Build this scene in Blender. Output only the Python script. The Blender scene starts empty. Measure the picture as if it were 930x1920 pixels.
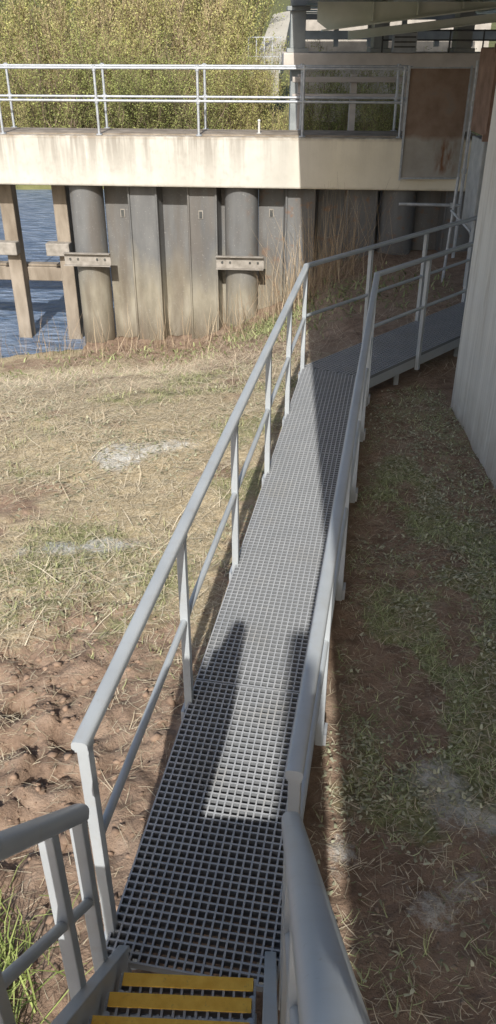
import bpy, bmesh, math, random
import numpy as np
from mathutils import Vector, Matrix
random.seed(7); rng=np.random.default_rng(7)
sc=bpy.context.scene; COL=sc.collection
sc.view_settings.view_transform='Standard'; sc.view_settings.look='None'; sc.view_settings.exposure=0
rad=math.radians
SUN_AZ=rad(5.5); SUN_EL=rad(36.5)

# ---------------------------------------------------------------- materials
class Mat:
    def __init__(s,name,rough=0.7,metal=0.0,spec=0.4):
        s.m=bpy.data.materials.new(name); s.m.use_nodes=True; s.t=s.m.node_tree
        s.b=s.t.nodes['Principled BSDF']; s.b.inputs['Roughness'].default_value=rough
        s.b.inputs['Metallic'].default_value=metal
        s.b.inputs['Specular IOR Level'].default_value=spec
        s.pos=s.t.nodes.new('ShaderNodeNewGeometry').outputs['Position']
    def l(s,a,b): s.t.links.new(a,b)
    def map(s,sc=(1,1,1),rz=0):
        n=s.t.nodes.new('ShaderNodeMapping'); n.inputs['Scale'].default_value=sc; n.inputs['Rotation'].default_value=(0,0,rz)
        s.l(s.pos,n.inputs['Vector']); return n.outputs[0]
    def noise(s,scale,detail=4,stretch=(1,1,1),rough=.55,dist=0):
        n=s.t.nodes.new('ShaderNodeTexNoise'); n.inputs['Scale'].default_value=scale; n.inputs['Detail'].default_value=detail
        n.inputs['Roughness'].default_value=rough; n.inputs['Distortion'].default_value=dist
        s.l(s.map(stretch),n.inputs['Vector']); return n.outputs['Fac']
    def ramp(s,f,stops):
        n=s.t.nodes.new('ShaderNodeValToRGB'); cr=n.color_ramp
        while len(cr.elements)<len(stops): cr.elements.new(.5)
        for e,(p,c) in zip(cr.elements,stops):
            e.position=p; e.color=(c,c,c,1) if isinstance(c,(int,float)) else (*c,1)
        s.l(f,n.inputs[0]); return n.outputs[0]
    def mix(s,f,a,b,mode='MIX'):
        n=s.t.nodes.new('ShaderNodeMix'); n.data_type='RGBA'; n.blend_type=mode
        for i,x in ((0,f),(6,a),(7,b)):
            if isinstance(x,(int,float)): n.inputs[i].default_value=x if i==0 else (x,x,x,1)
            elif isinstance(x,tuple): n.inputs[i].default_value=(*x,1)
            else: s.l(x,n.inputs[i])
        return n.outputs[2]
    def math(s,op,a,b=0.0,clamp=False):
        n=s.t.nodes.new('ShaderNodeMath'); n.operation=op; n.use_clamp=clamp
        for i,x in ((0,a),(1,b)):
            if isinstance(x,(int,float)): n.inputs[i].default_value=x
            else: s.l(x,n.inputs[i])
        return n.outputs[0]
    def sep(s,v=None):
        n=s.t.nodes.new('ShaderNodeSeparateXYZ'); s.l(v if v is not None else s.pos,n.inputs[0]); return n.outputs
    def attr(s,name):
        n=s.t.nodes.new('ShaderNodeAttribute'); n.attribute_name=name; return n
    def mr(s,v,a,b,c=0.,d=1.):
        n=s.t.nodes.new('ShaderNodeMapRange'); s.l(v,n.inputs[0])
        for i,x in enumerate((a,b,c,d)): n.inputs[i+1].default_value=x
        return n.outputs[0]
    def color(s,c):
        if isinstance(c,tuple): s.b.inputs['Base Color'].default_value=(*c,1)
        else: s.l(c,s.b.inputs['Base Color'])
    def bump(s,h,strength=.3,dist=.01):
        n=s.t.nodes.new('ShaderNodeBump'); n.inputs['Strength'].default_value=strength; n.inputs['Distance'].default_value=dist
        s.l(h,n.inputs['Height']); s.l(n.outputs[0],s.b.inputs['Normal'])
    def rough(s,f): s.l(f,s.b.inputs['Roughness'])

def simple(name,c1,c2,scale=8,rough=.6,metal=0,bump=.2,bd=.004,stretch=(1,1,1),detail=5,lo=.35,hi=.7):
    m=Mat(name,rough,metal); n=m.noise(scale,detail,stretch)
    m.color(m.ramp(n,[(lo,c1),(hi,c2)])); m.bump(m.noise(scale*6,3,stretch),bump,bd); return m.m

# glass-fibre rails
m=Mat('grey_fibreglass',.36)
n1=m.noise(3,5); n2=m.noise(60,3)
c=m.ramp(n1,[(.3,(.38,.41,.43)),(.7,(.46,.495,.515))])
c=m.mix(m.ramp(m.noise(14,5),[(.56,0.),(.76,.3)]),c,(.36,.335,.29))
c=m.mix(m.ramp(m.noise(55,4,rough=.7),[(.63,0.),(.72,.35)]),c,(.28,.25,.21))
m.color(c); m.bump(n2,.08,.0015); m.rough(m.mr(n1,0,1,.26,.48)); M_RAIL=m.m
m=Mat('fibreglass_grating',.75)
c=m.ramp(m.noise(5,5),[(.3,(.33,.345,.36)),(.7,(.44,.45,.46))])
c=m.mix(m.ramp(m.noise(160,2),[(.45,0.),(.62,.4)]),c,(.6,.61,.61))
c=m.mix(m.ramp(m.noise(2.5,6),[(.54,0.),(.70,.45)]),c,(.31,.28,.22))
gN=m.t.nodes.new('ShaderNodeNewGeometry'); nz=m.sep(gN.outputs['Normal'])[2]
c=m.mix(m.mr(nz,.2,.8),(.18,.19,.20),c)  # bar sides darkened in the colour, as shade between the bars
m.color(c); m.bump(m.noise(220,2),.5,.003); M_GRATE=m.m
m=Mat('yellow_grit',.85)
c=m.ramp(m.noise(20,6),[(.3,(.86,.46,.06)),(.65,(.99,.60,.10))])
c=m.mix(m.ramp(m.noise(35,5,rough=.7),[(.60,0.),(.70,.5)]),c,(.42,.25,.10))
m.color(c); m.bump(m.noise(300,2),.8,.003); M_YEL=m.m
# beam concrete
m=Mat('stained_concrete',.85)
X,Y,Z=m.sep()
base=m.ramp(m.noise(1.2,6),[(.3,(.52,.50,.44)),(.7,(.65,.63,.57))])
base=m.mix(m.mr(X,.7,1.6),base,m.ramp(m.noise(1.6,6),[(.3,(.74,.68,.53)),(.7,(.84,.78,.63))]))  # cream right part painted paler to brighten it inside the bridge's shade
streak=m.noise(3.2,6,(1.6,1.6,.12),.65)
sm=m.ramp(streak,[(.45,0.),(.60,1.)])
top=m.mr(Z,.7,1.45,.12,1.0)
left=m.mr(X,.9,-.5,.15,.85)
f=m.math('MULTIPLY',m.math('MULTIPLY',sm,top),left)
c=m.mix(f,base,(.27,.245,.21))
c=m.mix(m.math('MULTIPLY',m.ramp(m.noise(9,6),[(.5,0.),(.8,.5)]),left),c,(.34,.31,.27))
edge=m.math('MULTIPLY',m.mr(Z,1.38,1.445),m.ramp(m.noise(5,4),[(.35,.2),(.6,.8)]))
c=m.mix(edge,c,(.26,.2,.13))
c=m.mix(m.math('MULTIPLY',m.mr(Z,.62,.56),m.ramp(m.noise(3,4),[(.4,.0),(.7,.5)])),c,(.3,.28,.2))
m.color(c); m.bump(m.noise(25,5),.25,.01); M_BEAM=m.m
# board marked wall
m=Mat('board_marked_concrete',.9)
n=m.noise(5.5,5,(1,1.6,.04),.7)
c=m.ramp(n,[(.3,(.58,.56,.51)),(.55,(.72,.70,.64)),(.75,(.80,.78,.72))])
c=m.mix(m.ramp(m.noise(1.0,6),[(.45,0.),(.75,.4)]),c,(.52,.47,.40))
c=m.mix(m.ramp(m.noise(9,6,(1,1,.15)),[(.56,0.),(.72,.6)]),c,(.44,.39,.32))
X,Y,Z=m.sep()
c=m.mix(m.math('MULTIPLY',m.mr(Z,.25,-.35),m.ramp(m.noise(4,5),[(.3,.2),(.65,.8)])),c,(.36,.29,.21))
m.color(c); m.bump(m.noise(16,3,(1,1,.03)),.7,.025); M_WALL=m.m
M_CONC=simple('plain_concrete',(.36,.33,.29),(.52,.48,.42),2.2,.9)
M_REV=simple('smooth_pale_concrete',(.38,.36,.31),(.46,.44,.38),.7,.9)
M_CONC2=simple('pinkish_concrete',(.54,.49,.43),(.68,.62,.55),2.2,.9)
# pile steel
m=Mat('tide_marked_steel',.6)
X,Y,Z=m.sep()
w=m.noise(1.3,5,(1.5,1.5,.5)); zz=m.math('ADD',Z,m.mr(w,0,1,-.9,.9))
up=m.ramp(m.noise(3,6,(1,1,.25)),[(.3,(.115,.118,.12)),(.7,(.195,.198,.195))])
dn=m.ramp(m.noise(4,6,(1,1,.35)),[(.3,(.20,.18,.135)),(.52,(.29,.265,.205)),(.75,(.37,.345,.28))])
c=m.mix(m.mr(zz,-.7,-1.6),up,dn)
c=m.mix(m.math('MULTIPLY',m.mr(zz,-2.0,-2.7),.75),c,(.12,.095,.065))
c=m.mix(m.math('MULTIPLY',m.ramp(m.noise(2.2,6,(1.4,1.4,.2)),[(.48,0.),(.64,.7)]),m.mr(Z,-2.8,.2,.8,.6)),c,(.13,.105,.08))
c=m.mix(m.math('MULTIPLY',m.ramp(m.noise(5,6),[(.58,0.),(.68,.7)]),m.mr(X,-.2,.6)),c,(.24,.13,.07))
c=m.mix(m.ramp(m.noise(30,5),[(.62,0.),(.72,.5)]),c,(.38,.37,.35))
m.color(c); m.bump(m.noise(20,5),.3,.01); M_PILE=m.m
M_BRACK=simple('weathered_galvanised',(.24,.22,.19),(.40,.37,.33),7,.7)
M_TIMBER=simple('weathered_timber',(.20,.165,.125),(.36,.31,.25),4,.85,0,.5,.01,(1,1,.3))
M_DKTIMBER=simple('grey_timber',(.42,.38,.34),(.58,.53,.48),4,.85,0,.5,.01,(.3,1,1))
M_GALV=simple('galvanised_steel',(.40,.43,.46),(.56,.59,.62),12,.5,.3,.1,.002)
M_GALVD=simple('dull_galvanised_sheet',(.34,.36,.37),(.48,.50,.50),5,.6,.1,.1,.003)
m=Mat('rusty_sheet',.85)
X,Y,Z=m.sep()
c=m.ramp(m.noise(4,6),[(.3,(.21,.145,.105)),(.6,(.29,.215,.165)),(.8,(.25,.22,.19))])
low=m.ramp(m.noise(3,6),[(.3,(.32,.30,.26)),(.7,(.42,.40,.36))])
c=m.mix(m.mr(m.math('ADD',Z,m.mr(m.noise(2.5,5),0,1,-.1,.1)),1.5,1.42),c,low)
st=m.math('MULTIPLY',m.ramp(m.noise(7,6,(1.5,1.5,.4)),[(.42,0.),(.6,1.)]),m.math('MULTIPLY',m.mr(X,3.35,3.55),m.mr(X,3.85,3.7)))
st=m.math('MULTIPLY',st,m.math('MULTIPLY',m.mr(Z,1.5,1.35),m.mr(Z,.82,.95)))
c=m.mix(st,c,(.22,.11,.06))
m.color(c); m.bump(m.noise(40,3),.4,.006); M_RUSTSH=m.m
M_RUST=simple('rusty_steel',(.19,.12,.085),(.32,.21,.16),3.5,.85)
M_GIRD=simple('green_grey_paint',(.64,.69,.59),(.76,.80,.71),2.5,.6)
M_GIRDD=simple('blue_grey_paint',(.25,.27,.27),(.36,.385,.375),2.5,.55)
M_DARK=simple('dark_steel',(.06,.065,.065),(.12,.12,.11),5,.6)
M_RED=simple('red_plastic',(.5,.05,.03),(.65,.08,.05),5,.4)
M_WHITE=simple('white_paint',(.52,.52,.50),(.64,.64,.62),5,.5)
def vcol(name,rough=.8):
    m=Mat(name,rough,0,.2); m.color(m.attr('col').outputs['Color']); return m.m
M_LEAF=vcol('leaf_colours',.7); M_STRAW=vcol('straw_colours',.8); M_CLOD=vcol('soil_colours',.95)
M_BARK=simple('bark',(.16,.12,.08),(.30,.23,.16),9,.9)
# ground
m=Mat('muddy_ground',.95,0,.2)
a=m.attr('mask'); S=m.sep(a.outputs['Vector'])
soil=m.ramp(m.noise(7,8,rough=.7),[(.28,(.15,.098,.068)),(.5,(.30,.21,.15)),(.72,(.43,.32,.24))])
soil=m.mix(m.ramp(m.noise(1.6,4),[(.4,0.),(.65,.4)]),soil,(.40,.305,.23))
straw=m.ramp(m.noise(28,8,rough=.75,dist=.6),[(.3,(.24,.185,.11)),(.5,(.47,.39,.255)),(.7,(.70,.61,.44))])
green=m.ramp(m.noise(22,7,rough=.7),[(.3,(.12,.12,.055)),(.5,(.26,.26,.13)),(.72,(.43,.41,.24))])
far=m.ramp(m.noise(.8,7,rough=.7),[(.3,(.07,.08,.03)),(.7,(.20,.20,.09))])
chalk=m.ramp(m.noise(16,6),[(.3,(.44,.43,.39)),(.7,(.74,.74,.70))])
def fz(v,n,lo=.35,hi=.65): return m.mr(m.math('ADD',v,m.mr(n,.2,.8,-.5,.5)),lo,hi)
nA=m.noise(3.5,8,rough=.7); nB=m.noise(9,8,rough=.75); nC=m.noise(24,8,rough=.8)
c=m.mix(fz(S[1],nB),straw,green)
c=m.mix(fz(S[0],nA),c,soil)
c=m.mix(m.math('MULTIPLY',fz(S[2],nC,.42,.80),.9,True),c,chalk)
c=m.mix(m.mr(m.sep()[1],30,34),c,far)
m.color(c); m.bump(m.noise(30,8,rough=.7),.9,.03); M_GROUND=m.m
# water
m=Mat('river_water',.3,0,.5); m.color(m.ramp(m.noise(1.5,5,(1,3,1)),[(.35,(.09,.14,.23)),(.65,(.25,.31,.41))]))
m.bump(m.noise(2.6,5,(1,2.2,1)),.9,.2); M_WATER=m.m

# ---------------------------------------------------------------- helpers
def V(*a): return Vector(a)
class MB:
    def __init__(s): s.v=[]; s.f=[]
    def add(s,vs,fs):
        o=len(s.v); s.v+= [tuple(p) for p in vs]; s.f+=[tuple(i+o for i in f) for f in fs]; return s
    def obox(s,c,a,b,d):
        c,a,b,d=map(Vector,(c,a,b,d))
        vs=[c+i*a+j*b+k*d for k in(-1,1) for j in(-1,1) for i in(-1,1)]
        return s.add(vs,[(0,2,3,1),(4,5,7,6),(0,1,5,4),(2,6,7,3),(0,4,6,2),(1,3,7,5)])
    def box(s,x0,x1,y0,y1,z0,z1):
        return s.obox(((x0+x1)/2,(y0+y1)/2,(z0+z1)/2),((x1-x0)/2,0,0),(0,(y1-y0)/2,0),(0,0,(z1-z0)/2))
    def beam(s,p0,p1,w,h,up=(0,0,1)):
        p0,p1,up=Vector(p0),Vector(p1),Vector(up); d=(p1-p0); a=d.normalized(); sd=a.cross(up)
        if sd.length<1e-4: sd=a.cross(Vector((0,1,0)))
        sd.normalize(); u=sd.cross(a)
        return s.obox((p0+p1)/2,d/2,sd*w/2,u*h/2)
    def tube(s,p0,p1,r0,r1=None,n=12,cap=True):
        p0,p1=Vector(p0),Vector(p1); r1=r0 if r1 is None else r1
        a=(p1-p0).normalized(); t=Vector((0,0,1)) if abs(a.z)<.9 else Vector((0,1,0))
        x=a.cross(t).normalized(); y=a.cross(x)
        vs=[]
        for p,r in((p0,r0),(p1,r1)):
            for i in range(n):
                q=2*math.pi*i/n; vs.append(p+x*r*math.cos(q)+y*r*math.sin(q))
        fs=[(i,(i+1)%n,n+(i+1)%n,n+i) for i in range(n)]
        if cap: fs+=[tuple(range(n))[::-1],tuple(range(n,2*n))]
        return s.add(vs,fs)
    def sweep(s,path,prof):
        path=[Vector(p) for p in path]; n=len(prof); vs=[]
        for i,p in enumerate(path):
            if i==0: d=(path[1]-p).normalized(); k=1; 
            elif i==len(path)-1: d=(p-path[i-1]).normalized(); k=1
            else:
                d0=(p-path[i-1]).normalized(); d1=(path[i+1]-p).normalized(); d=(d0+d1).normalized(); k=1/max(.3,d.dot(d0))
            side=d.cross(Vector((0,0,1))).normalized(); up=side.cross(d)
            hz=any(abs(q.z-p.z)>.01 for q in path)
            for a,b in prof: vs.append(p+side*a*(k if not hz else 1)+up*b)
        fs=[]
        for i in range(len(path)-1):
            for j in range(n):
                a=i*n+j; b=i*n+(j+1)%n; fs.append((a,b,b+n,a+n))
        fs+=[tuple(range(n))[::-1],tuple(range((len(path)-1)*n,len(path)*n))]
        return s.add(vs,fs)
    def obj(s,name,mat,parent=None,smooth=None,bevel=0,**kw):
        me=bpy.data.meshes.new(name); me.from_pydata(s.v,[],s.f); me.update()
        bm=bmesh.new(); bm.from_mesh(me); bmesh.ops.recalc_face_normals(bm,faces=bm.faces); bm.to_mesh(me); bm.free()
        if smooth:
            for p in me.polygons: p.use_smooth=True
            me.set_sharp_from_angle(angle=rad(smooth))
        me.materials.append(mat); o=bpy.data.objects.new(name,me); COL.objects.link(o)
        if bevel:
            b=o.modifiers.new('bevel','BEVEL'); b.width=bevel; b.segments=2; b.limit_method='ANGLE'
        if parent is not None:
            o.parent=parent; o.matrix_parent_inverse=Matrix.Translation(-parent.location)
        for k,v in kw.items(): o[k]=v
        return o
def thing(name,loc,label,cat,group=None):
    e=bpy.data.objects.new(name,None); e.location=loc; e.empty_display_size=.1; COL.objects.link(e)
    e['label']=label; e['category']=cat
    if group: e['group']=group
    return e
def npmesh(name,verts,faces,mat,cols=None,parent=None,attr='col',**kw):
    me=bpy.data.meshes.new(name); nv=len(verts); nf=len(faces); k=faces.shape[1]
    me.vertices.add(nv); me.vertices.foreach_set('co',np.ascontiguousarray(verts,dtype=np.float32).ravel())
    me.loops.add(nf*k); me.loops.foreach_set('vertex_index',faces.astype(np.int32).ravel())
    me.polygons.add(nf); me.polygons.foreach_set('loop_start',np.arange(0,nf*k,k,dtype=np.int32))
    me.polygons.foreach_set('loop_total',np.full(nf,k,dtype=np.int32))
    me.update(calc_edges=True); me.validate()
    if cols is not None:
        at=me.attributes.new(attr,'FLOAT_COLOR','POINT')
        c=np.ones((nv,4),dtype=np.float32); c[:,:3]=cols; at.data.foreach_set('color',c.ravel())
    me.materials.append(mat); o=bpy.data.objects.new(name,me); COL.objects.link(o)
    if parent is not None: o.parent=parent; o.matrix_parent_inverse=Matrix.Translation(-parent.location)
    for a,b in kw.items(): o[a]=b
    return o

# numpy value noise
_tab=rng.random((256,256))
def vn(x,y):
    xi=np.floor(x).astype(int); yi=np.floor(y).astype(int); fx=x-xi; fy=y-yi
    fx=fx*fx*(3-2*fx); fy=fy*fy*(3-2*fy); g=lambda a,b:_tab[a&255,b&255]
    return (g(xi,yi)*(1-fx)+g(xi+1,yi)*fx)*(1-fy)+(g(xi,yi+1)*(1-fx)+g(xi+1,yi+1)*fx)*fy
def fbm(x,y,o=4):
    s=0;a=.5;t=0
    for i in range(o): s=s+a*vn(x*2**i+i*17.3,y*2**i+i*9.1); t+=a; a*=.5
    return s/t
def sst(t): t=np.clip(t,0,1); return t*t*(3-2*t)
def masks(x,y):
    dl=-.57+.18*(y-1.79); dr=dl+.70
    left=x<(dl+dr)/2
    w=(fbm(x*.9+5,y*.9+3,4)-.5)*2.6
    soilL=sst((4.8-y+w)/1.6)
    soilL=np.maximum(soilL,sst((.45-(dl-x))/.45)*.6)
    soilL=np.maximum(soilL,sst((y+w-14.0)/1.5)*.85*(x>-3.5))
    soilL=np.maximum(soilL,sst((y-9.0+.6*w)/1.5)*sst((x+1.2+.3*w)/1)*.85)
    soilL=np.maximum(soilL,.22+.4*sst((fbm(x*.8+30,y*1.1,3)-.53)/.15))
    soilR=np.maximum(sst((3.5-y+.6*w)/1.4)*.95,sst((.45-(x-dr))/.4)*.8)
    soilR=np.maximum(soilR,sst((y-6.0+.4*w)/1.4)*.8)
    soilR=np.maximum(soilR,.28+.65*sst((fbm(x*2.1+3,y*1.4+8,3)-.45)/.16))
    soil=np.where(left,soilL,soilR)
    greenL=.06+.7*sst((fbm(x*1.3+40,y*1.5+11,3)-.55)/.18)*.8
    greenL=greenL+.28*np.exp(-((x+1.0)/.9)**2-((y-5)/.4)**2)
    greenR=.85+0*x
    green=np.where(left,greenL,greenR)
    n=fbm(x*6,y*6,3)
    def blob(cx,cy,rx,ry): return np.exp(-(((x-cx)/rx)**2+((y-cy)/ry)**2))*(.4+1.2*n)
    chalk=blob(-1.25,6.85,.28,.32)+.8*blob(-.75,6.98,.38,.14)+.9*blob(-1.5,5.25,.45,.14)+.75*blob(-1.0,5.3,.35,.11)+.9*blob(1.0,2.85,.16,.27)+.8*blob(1.28,2.62,.2,.11)+.55*blob(.85,2.15,.22,.18)+.6*blob(.45,2.4,.1,.2)+.45*blob(1.1,2.3,.18,.18)
    return soil,np.clip(green,0,1),np.clip(chalk,0,1)
def gz(x,y,fine=True):
    x=np.asarray(x,float); y=np.asarray(y,float)
    dl=-.57+.18*(y-1.79)
    base=-.25-.07*np.clip(dl-x,0,12)-.10*sst((dl-x)/1.2)*sst((3-y)/1.5)
    T=np.interp(x,[-6,-3.5,-1.1,.74,1.5,2.5,6],[-2.82,-2.66,-2.55,-1.75,-.95,-.7,-.5])
    s=sst((y-7.3)/9.2)
    z=base*(1-s)+T*s
    z=z+(fbm(x*1.1,y*1.1,3)-.5)*.10
    so,gr,ch=masks(x,y)
    lump=(fbm(x*5,y*5,4)-.5)
    rid=np.abs(fbm(x*3.2+7,y*4.2+1,4)-.5)*2
    rough=np.exp(-((x+1.75)/.75)**2-((y-3.1)/.8)**2)
    z=z+lump*(.045+.055*so*(x<0)+.16*rough)-(.5*rough+.08*so*(x<0))*np.clip(.22-rid,0,.22)
    for hx,hy,hr,hd in((-1.38,3.5,.10,.12),(-1.62,3.75,.08,.08),(-1.7,3.2,.12,.10),(-1.15,2.95,.07,.05),(-1.95,3.6,.10,.09)):
        z=z-hd*np.exp(-(((x-hx)/hr)**2+((y-hy)/(hr*.8))**2)**1.5)
    if fine: z=z+(fbm(x*17,y*17,3)-.5)*(.03+.02*so*(x<0))
    cut=np.where(x<-3.5,16.3+.3*(fbm(x*.8,y*.8,2)-.5),16.95-.09*x)
    r=sst((y-cut)/np.where(x<-3.5,1.0,.25))
    z=z*(1-r)+(-4.3)*r
    fb=sst((y-35)/4)
    z=np.where(y>34,-4.3+fb*3.0+np.clip(y-38,0,400)*.05+(fbm(x*.3,y*.3,3)-.5)*.6*fb,z)
    return z

# ---------------------------------------------------------------- ground
def axis(parts):
    r=[]
    for a,b,st in parts: r+=list(np.arange(a,b,st))
    return np.array(r+[parts[-1][1]])
xs=axis([(-300,-60,40),(-60,-20,5),(-20,-7,.6),(-7,-3.6,.15),(-3.6,2.3,.027),(2.3,6,.2),(6,20,1.5),(20,60,8),(60,300,40)])
ys=axis([(-60,-5,6),(-5,1,.4),(1,5.5,.024),(5.5,7,.04),(7,10,.06),(10,17.5,.11),(17.5,34,1.5),(34,42,.5),(42,80,4),(80,400,40)])
GX,GY=np.meshgrid(xs,ys); gx=GX.ravel(); gy=GY.ravel(); z=gz(gx,gy)
so,gr,ch=masks(gx,gy); far=gy>30; so=np.where(far,.3,so); gr=np.where(far,.9,gr); ch=np.where(far,0,ch)
nx=len(xs); ny=len(ys); I=(np.arange(ny-1)[:,None]*nx+np.arange(nx-1)[None,:]).ravel()
F=np.stack([I,I+1,I+1+nx,I+nx],1)
g=npmesh('ground',np.stack([gx,gy,z],1),F,M_GROUND,np.stack([so,gr,ch],1),attr='mask',kind='structure',label='trampled muddy river bank with dead grass',category='ground')
g.data.polygons.foreach_set('use_smooth',np.ones(len(F),bool))
MB().add([(-200,12,-2.76),(200,12,-2.76),(200,37.5,-2.76),(-200,37.5,-2.76)],[(0,1,2,3)]).obj('water',M_WATER,kind='structure',label='rippled blue river water behind the piles',category='water')

# ---------------------------------------------------------------- gratings
def grating(w,l,pitch=.0372,bar=.0083,dep=.036):
    def edges(L):
        n=max(1,round((L-bar)/pitch)); p=(L-bar)/n; e=[]
        for i in range(n): e+=[i*p,i*p+bar]
        return np.array(e+[L-bar,L])
    ex,ey=edges(w),edges(l); vs=[];fs=[]
    nX,nY=len(ex),len(ey)
    for z_ in(0,-dep):
        for b in ey:
            for a_ in ex: vs.append((a_,b,z_))
    N=nX*nY; q=lambda i,j,k:k*N+j*nX+i
    for j in range(nY-1):
        for i in range(nX-1):
            if i%2==0 or j%2==0:
                fs.append((q(i,j,0),q(i+1,j,0),q(i+1,j+1,0),q(i,j+1,0)))
                fs.append((q(i,j,1),q(i,j+1,1),q(i+1,j+1,1),q(i+1,j,1)))
            else:
                for (a,b),(c,d) in (((i,j),(i+1,j)),((i+1,j),(i+1,j+1)),((i+1,j+1),(i,j+1)),((i,j+1),(i,j))):
                    fs.append((q(a,b,0),q(a,b,1),q(c,d,1),q(c,d,0)))
    per=[((i,0),(i+1,0)) for i in range(nX-1)]+[((nX-1,j),(nX-1,j+1)) for j in range(nY-1)]+[((i+1,nY-1),(i,nY-1)) for i in range(nX-1)]+[((0,j+1),(0,j)) for j in range(nY-1)]
    for (a,b),(c,d) in per: fs.append((q(a,b,0),q(a,b,1),q(c,d,1),q(c,d,0)))
    return vs,fs
def place(vs,o,ux,uy):
    o,ux,uy=Vector(o),Vector(ux),Vector(uy); return [o+ux*v[0]+uy*v[1]+Vector((0,0,v[2])) for v in vs]
def grate_obj(name,w,l,o,ux,uy,mat,parent,cut=None):
    vs,fs=grating(w,l); me=bpy.data.meshes.new(name); me.from_pydata([tuple(p) for p in place(vs,o,ux,uy)],[],fs)
    if cut:
        bm=bmesh.new(); bm.from_mesh(me)
        bmesh.ops.bisect_plane(bm,geom=bm.verts[:]+bm.edges[:]+bm.faces[:],plane_co=cut[0],plane_no=cut[1],clear_outer=True)
        bm.to_mesh(me); bm.free()
    me.materials.append(mat); ob=bpy.data.objects.new(name,me); COL.objects.link(ob)
    ob.parent=parent; ob.matrix_parent_inverse=Matrix.Translation(-parent.location); return ob

W=.70
S=V(-.58,1.80,0); C=V(.60,8.30,0)
d1=(C-S).normalized(); n1=V(d1.y,-d1.x,0); d2=V(math.sin(rad(43.5)),math.cos(rad(43.5)),0); n2=V(d2.y,-d2.x,0)
L1=(C-S).length; L2=6.0
def corner(d):
    a=S+n1*d; b=C+n2*d; r=b-a; den=d1.x*d2.y-d1.y*d2.x; t=(r.x*d2.y-r.y*d2.x)/den; return a+d1*t
up=V(0,0,1)
wk=thing('walkway',S,'long grey fibreglass grating walkway over the river bank','walkway')
mit=(corner(W)-C).normalized(); mn=V(-mit.y,mit.x,0)
if mn.dot(d1)<0: mn=-mn
for i,(a,b) in enumerate([(0,1.60),(1.608,4.55),(4.558,L1+.6)]):
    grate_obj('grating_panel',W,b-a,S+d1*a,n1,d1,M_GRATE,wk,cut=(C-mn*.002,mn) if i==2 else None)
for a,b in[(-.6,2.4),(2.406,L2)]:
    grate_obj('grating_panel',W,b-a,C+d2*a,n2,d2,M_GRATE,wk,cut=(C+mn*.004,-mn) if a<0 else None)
def pathd(d,z,s0=0,e=L2): return [S+n1*d+d1*s0+up*z,corner(d)+up*z,C+n2*d+d2*e+up*z]
sq=lambda w,h:[(-w/2,-h/2),(w/2,-h/2),(w/2,h/2),(-w/2,h/2)]
for d in(.025,W-.025):
    MB().sweep(pathd(d,-.094),sq(.036,.11)).obj('side_beam',M_RAIL,wk,bevel=.004)
def leg(p):
    zg=float(gz(p.x,p.y))-.12
    MB().beam(p+up*-.04,V(p.x,p.y,zg),.05,.05,(0,1,0)).obj('leg',M_RAIL,wk,bevel=.003)
for s in(.15,1.45,2.8,4.2,5.4,6.4):
    for d in(.075,W-.075): leg(S+n1*d+d1*s)
for s in(.9,2.2,3.4,4.6,5.8):
    for d in(.075,W-.075): leg(C+n2*d+d2*s)
for s in(1.6,4.55): 
    MB().beam(S+n1*.045+d1*s+up*-.09,S+n1*(W-.045)+d1*s+up*-.09,.05,.09).obj('cross_beam',M_RAIL,wk)
def capprof(w=.058,h=.040,e=.62):
    p=[(-w/2+.006,-h*.5),(-w/2,-h*.36)]
    for i in range(15):
        q=math.pi*(1-i/14); cx=math.cos(q); sx=max(0,math.sin(q)); p.append((w/2*math.copysign(abs(cx)**e,cx),-h*.05+h*.55*sx**e))
    p+=[(w/2,-h*.36),(w/2-.006,-h*.5)]; return p
ZR=1.078
def guard(label,d,s0,posts1,posts2,out):
    g=thing('handrail',S+n1*d+d1*s0,label,'handrail','handrails of the walkway')
    MB().sweep(pathd(d,ZR,s0),capprof()).obj('top_rail',M_RAIL,g,smooth=45)
    circ=[(.018*math.cos(i*math.pi/6),.018*math.sin(i*math.pi/6)) for i in range(12)]
    MB().sweep(pathd(d,.55,s0+.03),circ).obj('mid_rail',M_RAIL,g,smooth=50)
    for s in posts1:
        p=S+n1*d+d1*s; mb=MB(); mb.obox(p+up*.44,d1*.023,n1*.021,up*.61)
        mb.obj('post',M_RAIL,g,bevel=.003)
        MB().obox(p+up*1.045,d1*.028,n1*.025,up*.010).obj('cap_plate',M_RAIL,g)
        MB().obox(p+n1*out*.03+up*-.1,d1*.045,n1*.008,up*.04).obj('bracket',M_GALV,g)
    for s in posts2:
        p=C+n2*d+d2*s; MB().obox(p+up*.44,d2*.022,n2*.021,up*.61).obj('post',M_RAIL,g,bevel=.003)
    return g
gl=guard('grey handrail on the river side of the walkway',-.001,.09,[.13,1.45,2.78,4.15,5.35,6.56],[1.12,2.24,3.36,4.5,5.6],-1)
gr_=guard('grey handrail on the bridge side of the walkway',W+.022,.10,[.14,1.42,2.72,4.05,5.2,6.05],[1.16,2.3,3.4,4.5,5.6],1)
for g,d in((gl,-.001),(gr_,W+.022)):
    k=corner(d); a=(k-d1*.04)+up*(ZR); b=k+up*ZR; c=(k+d2*.04)+up*ZR
    MB().sweep([a,b,c],capprof(.061,.043)).obj('corner_sleeve',M_RAIL,g,smooth=45)
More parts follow.
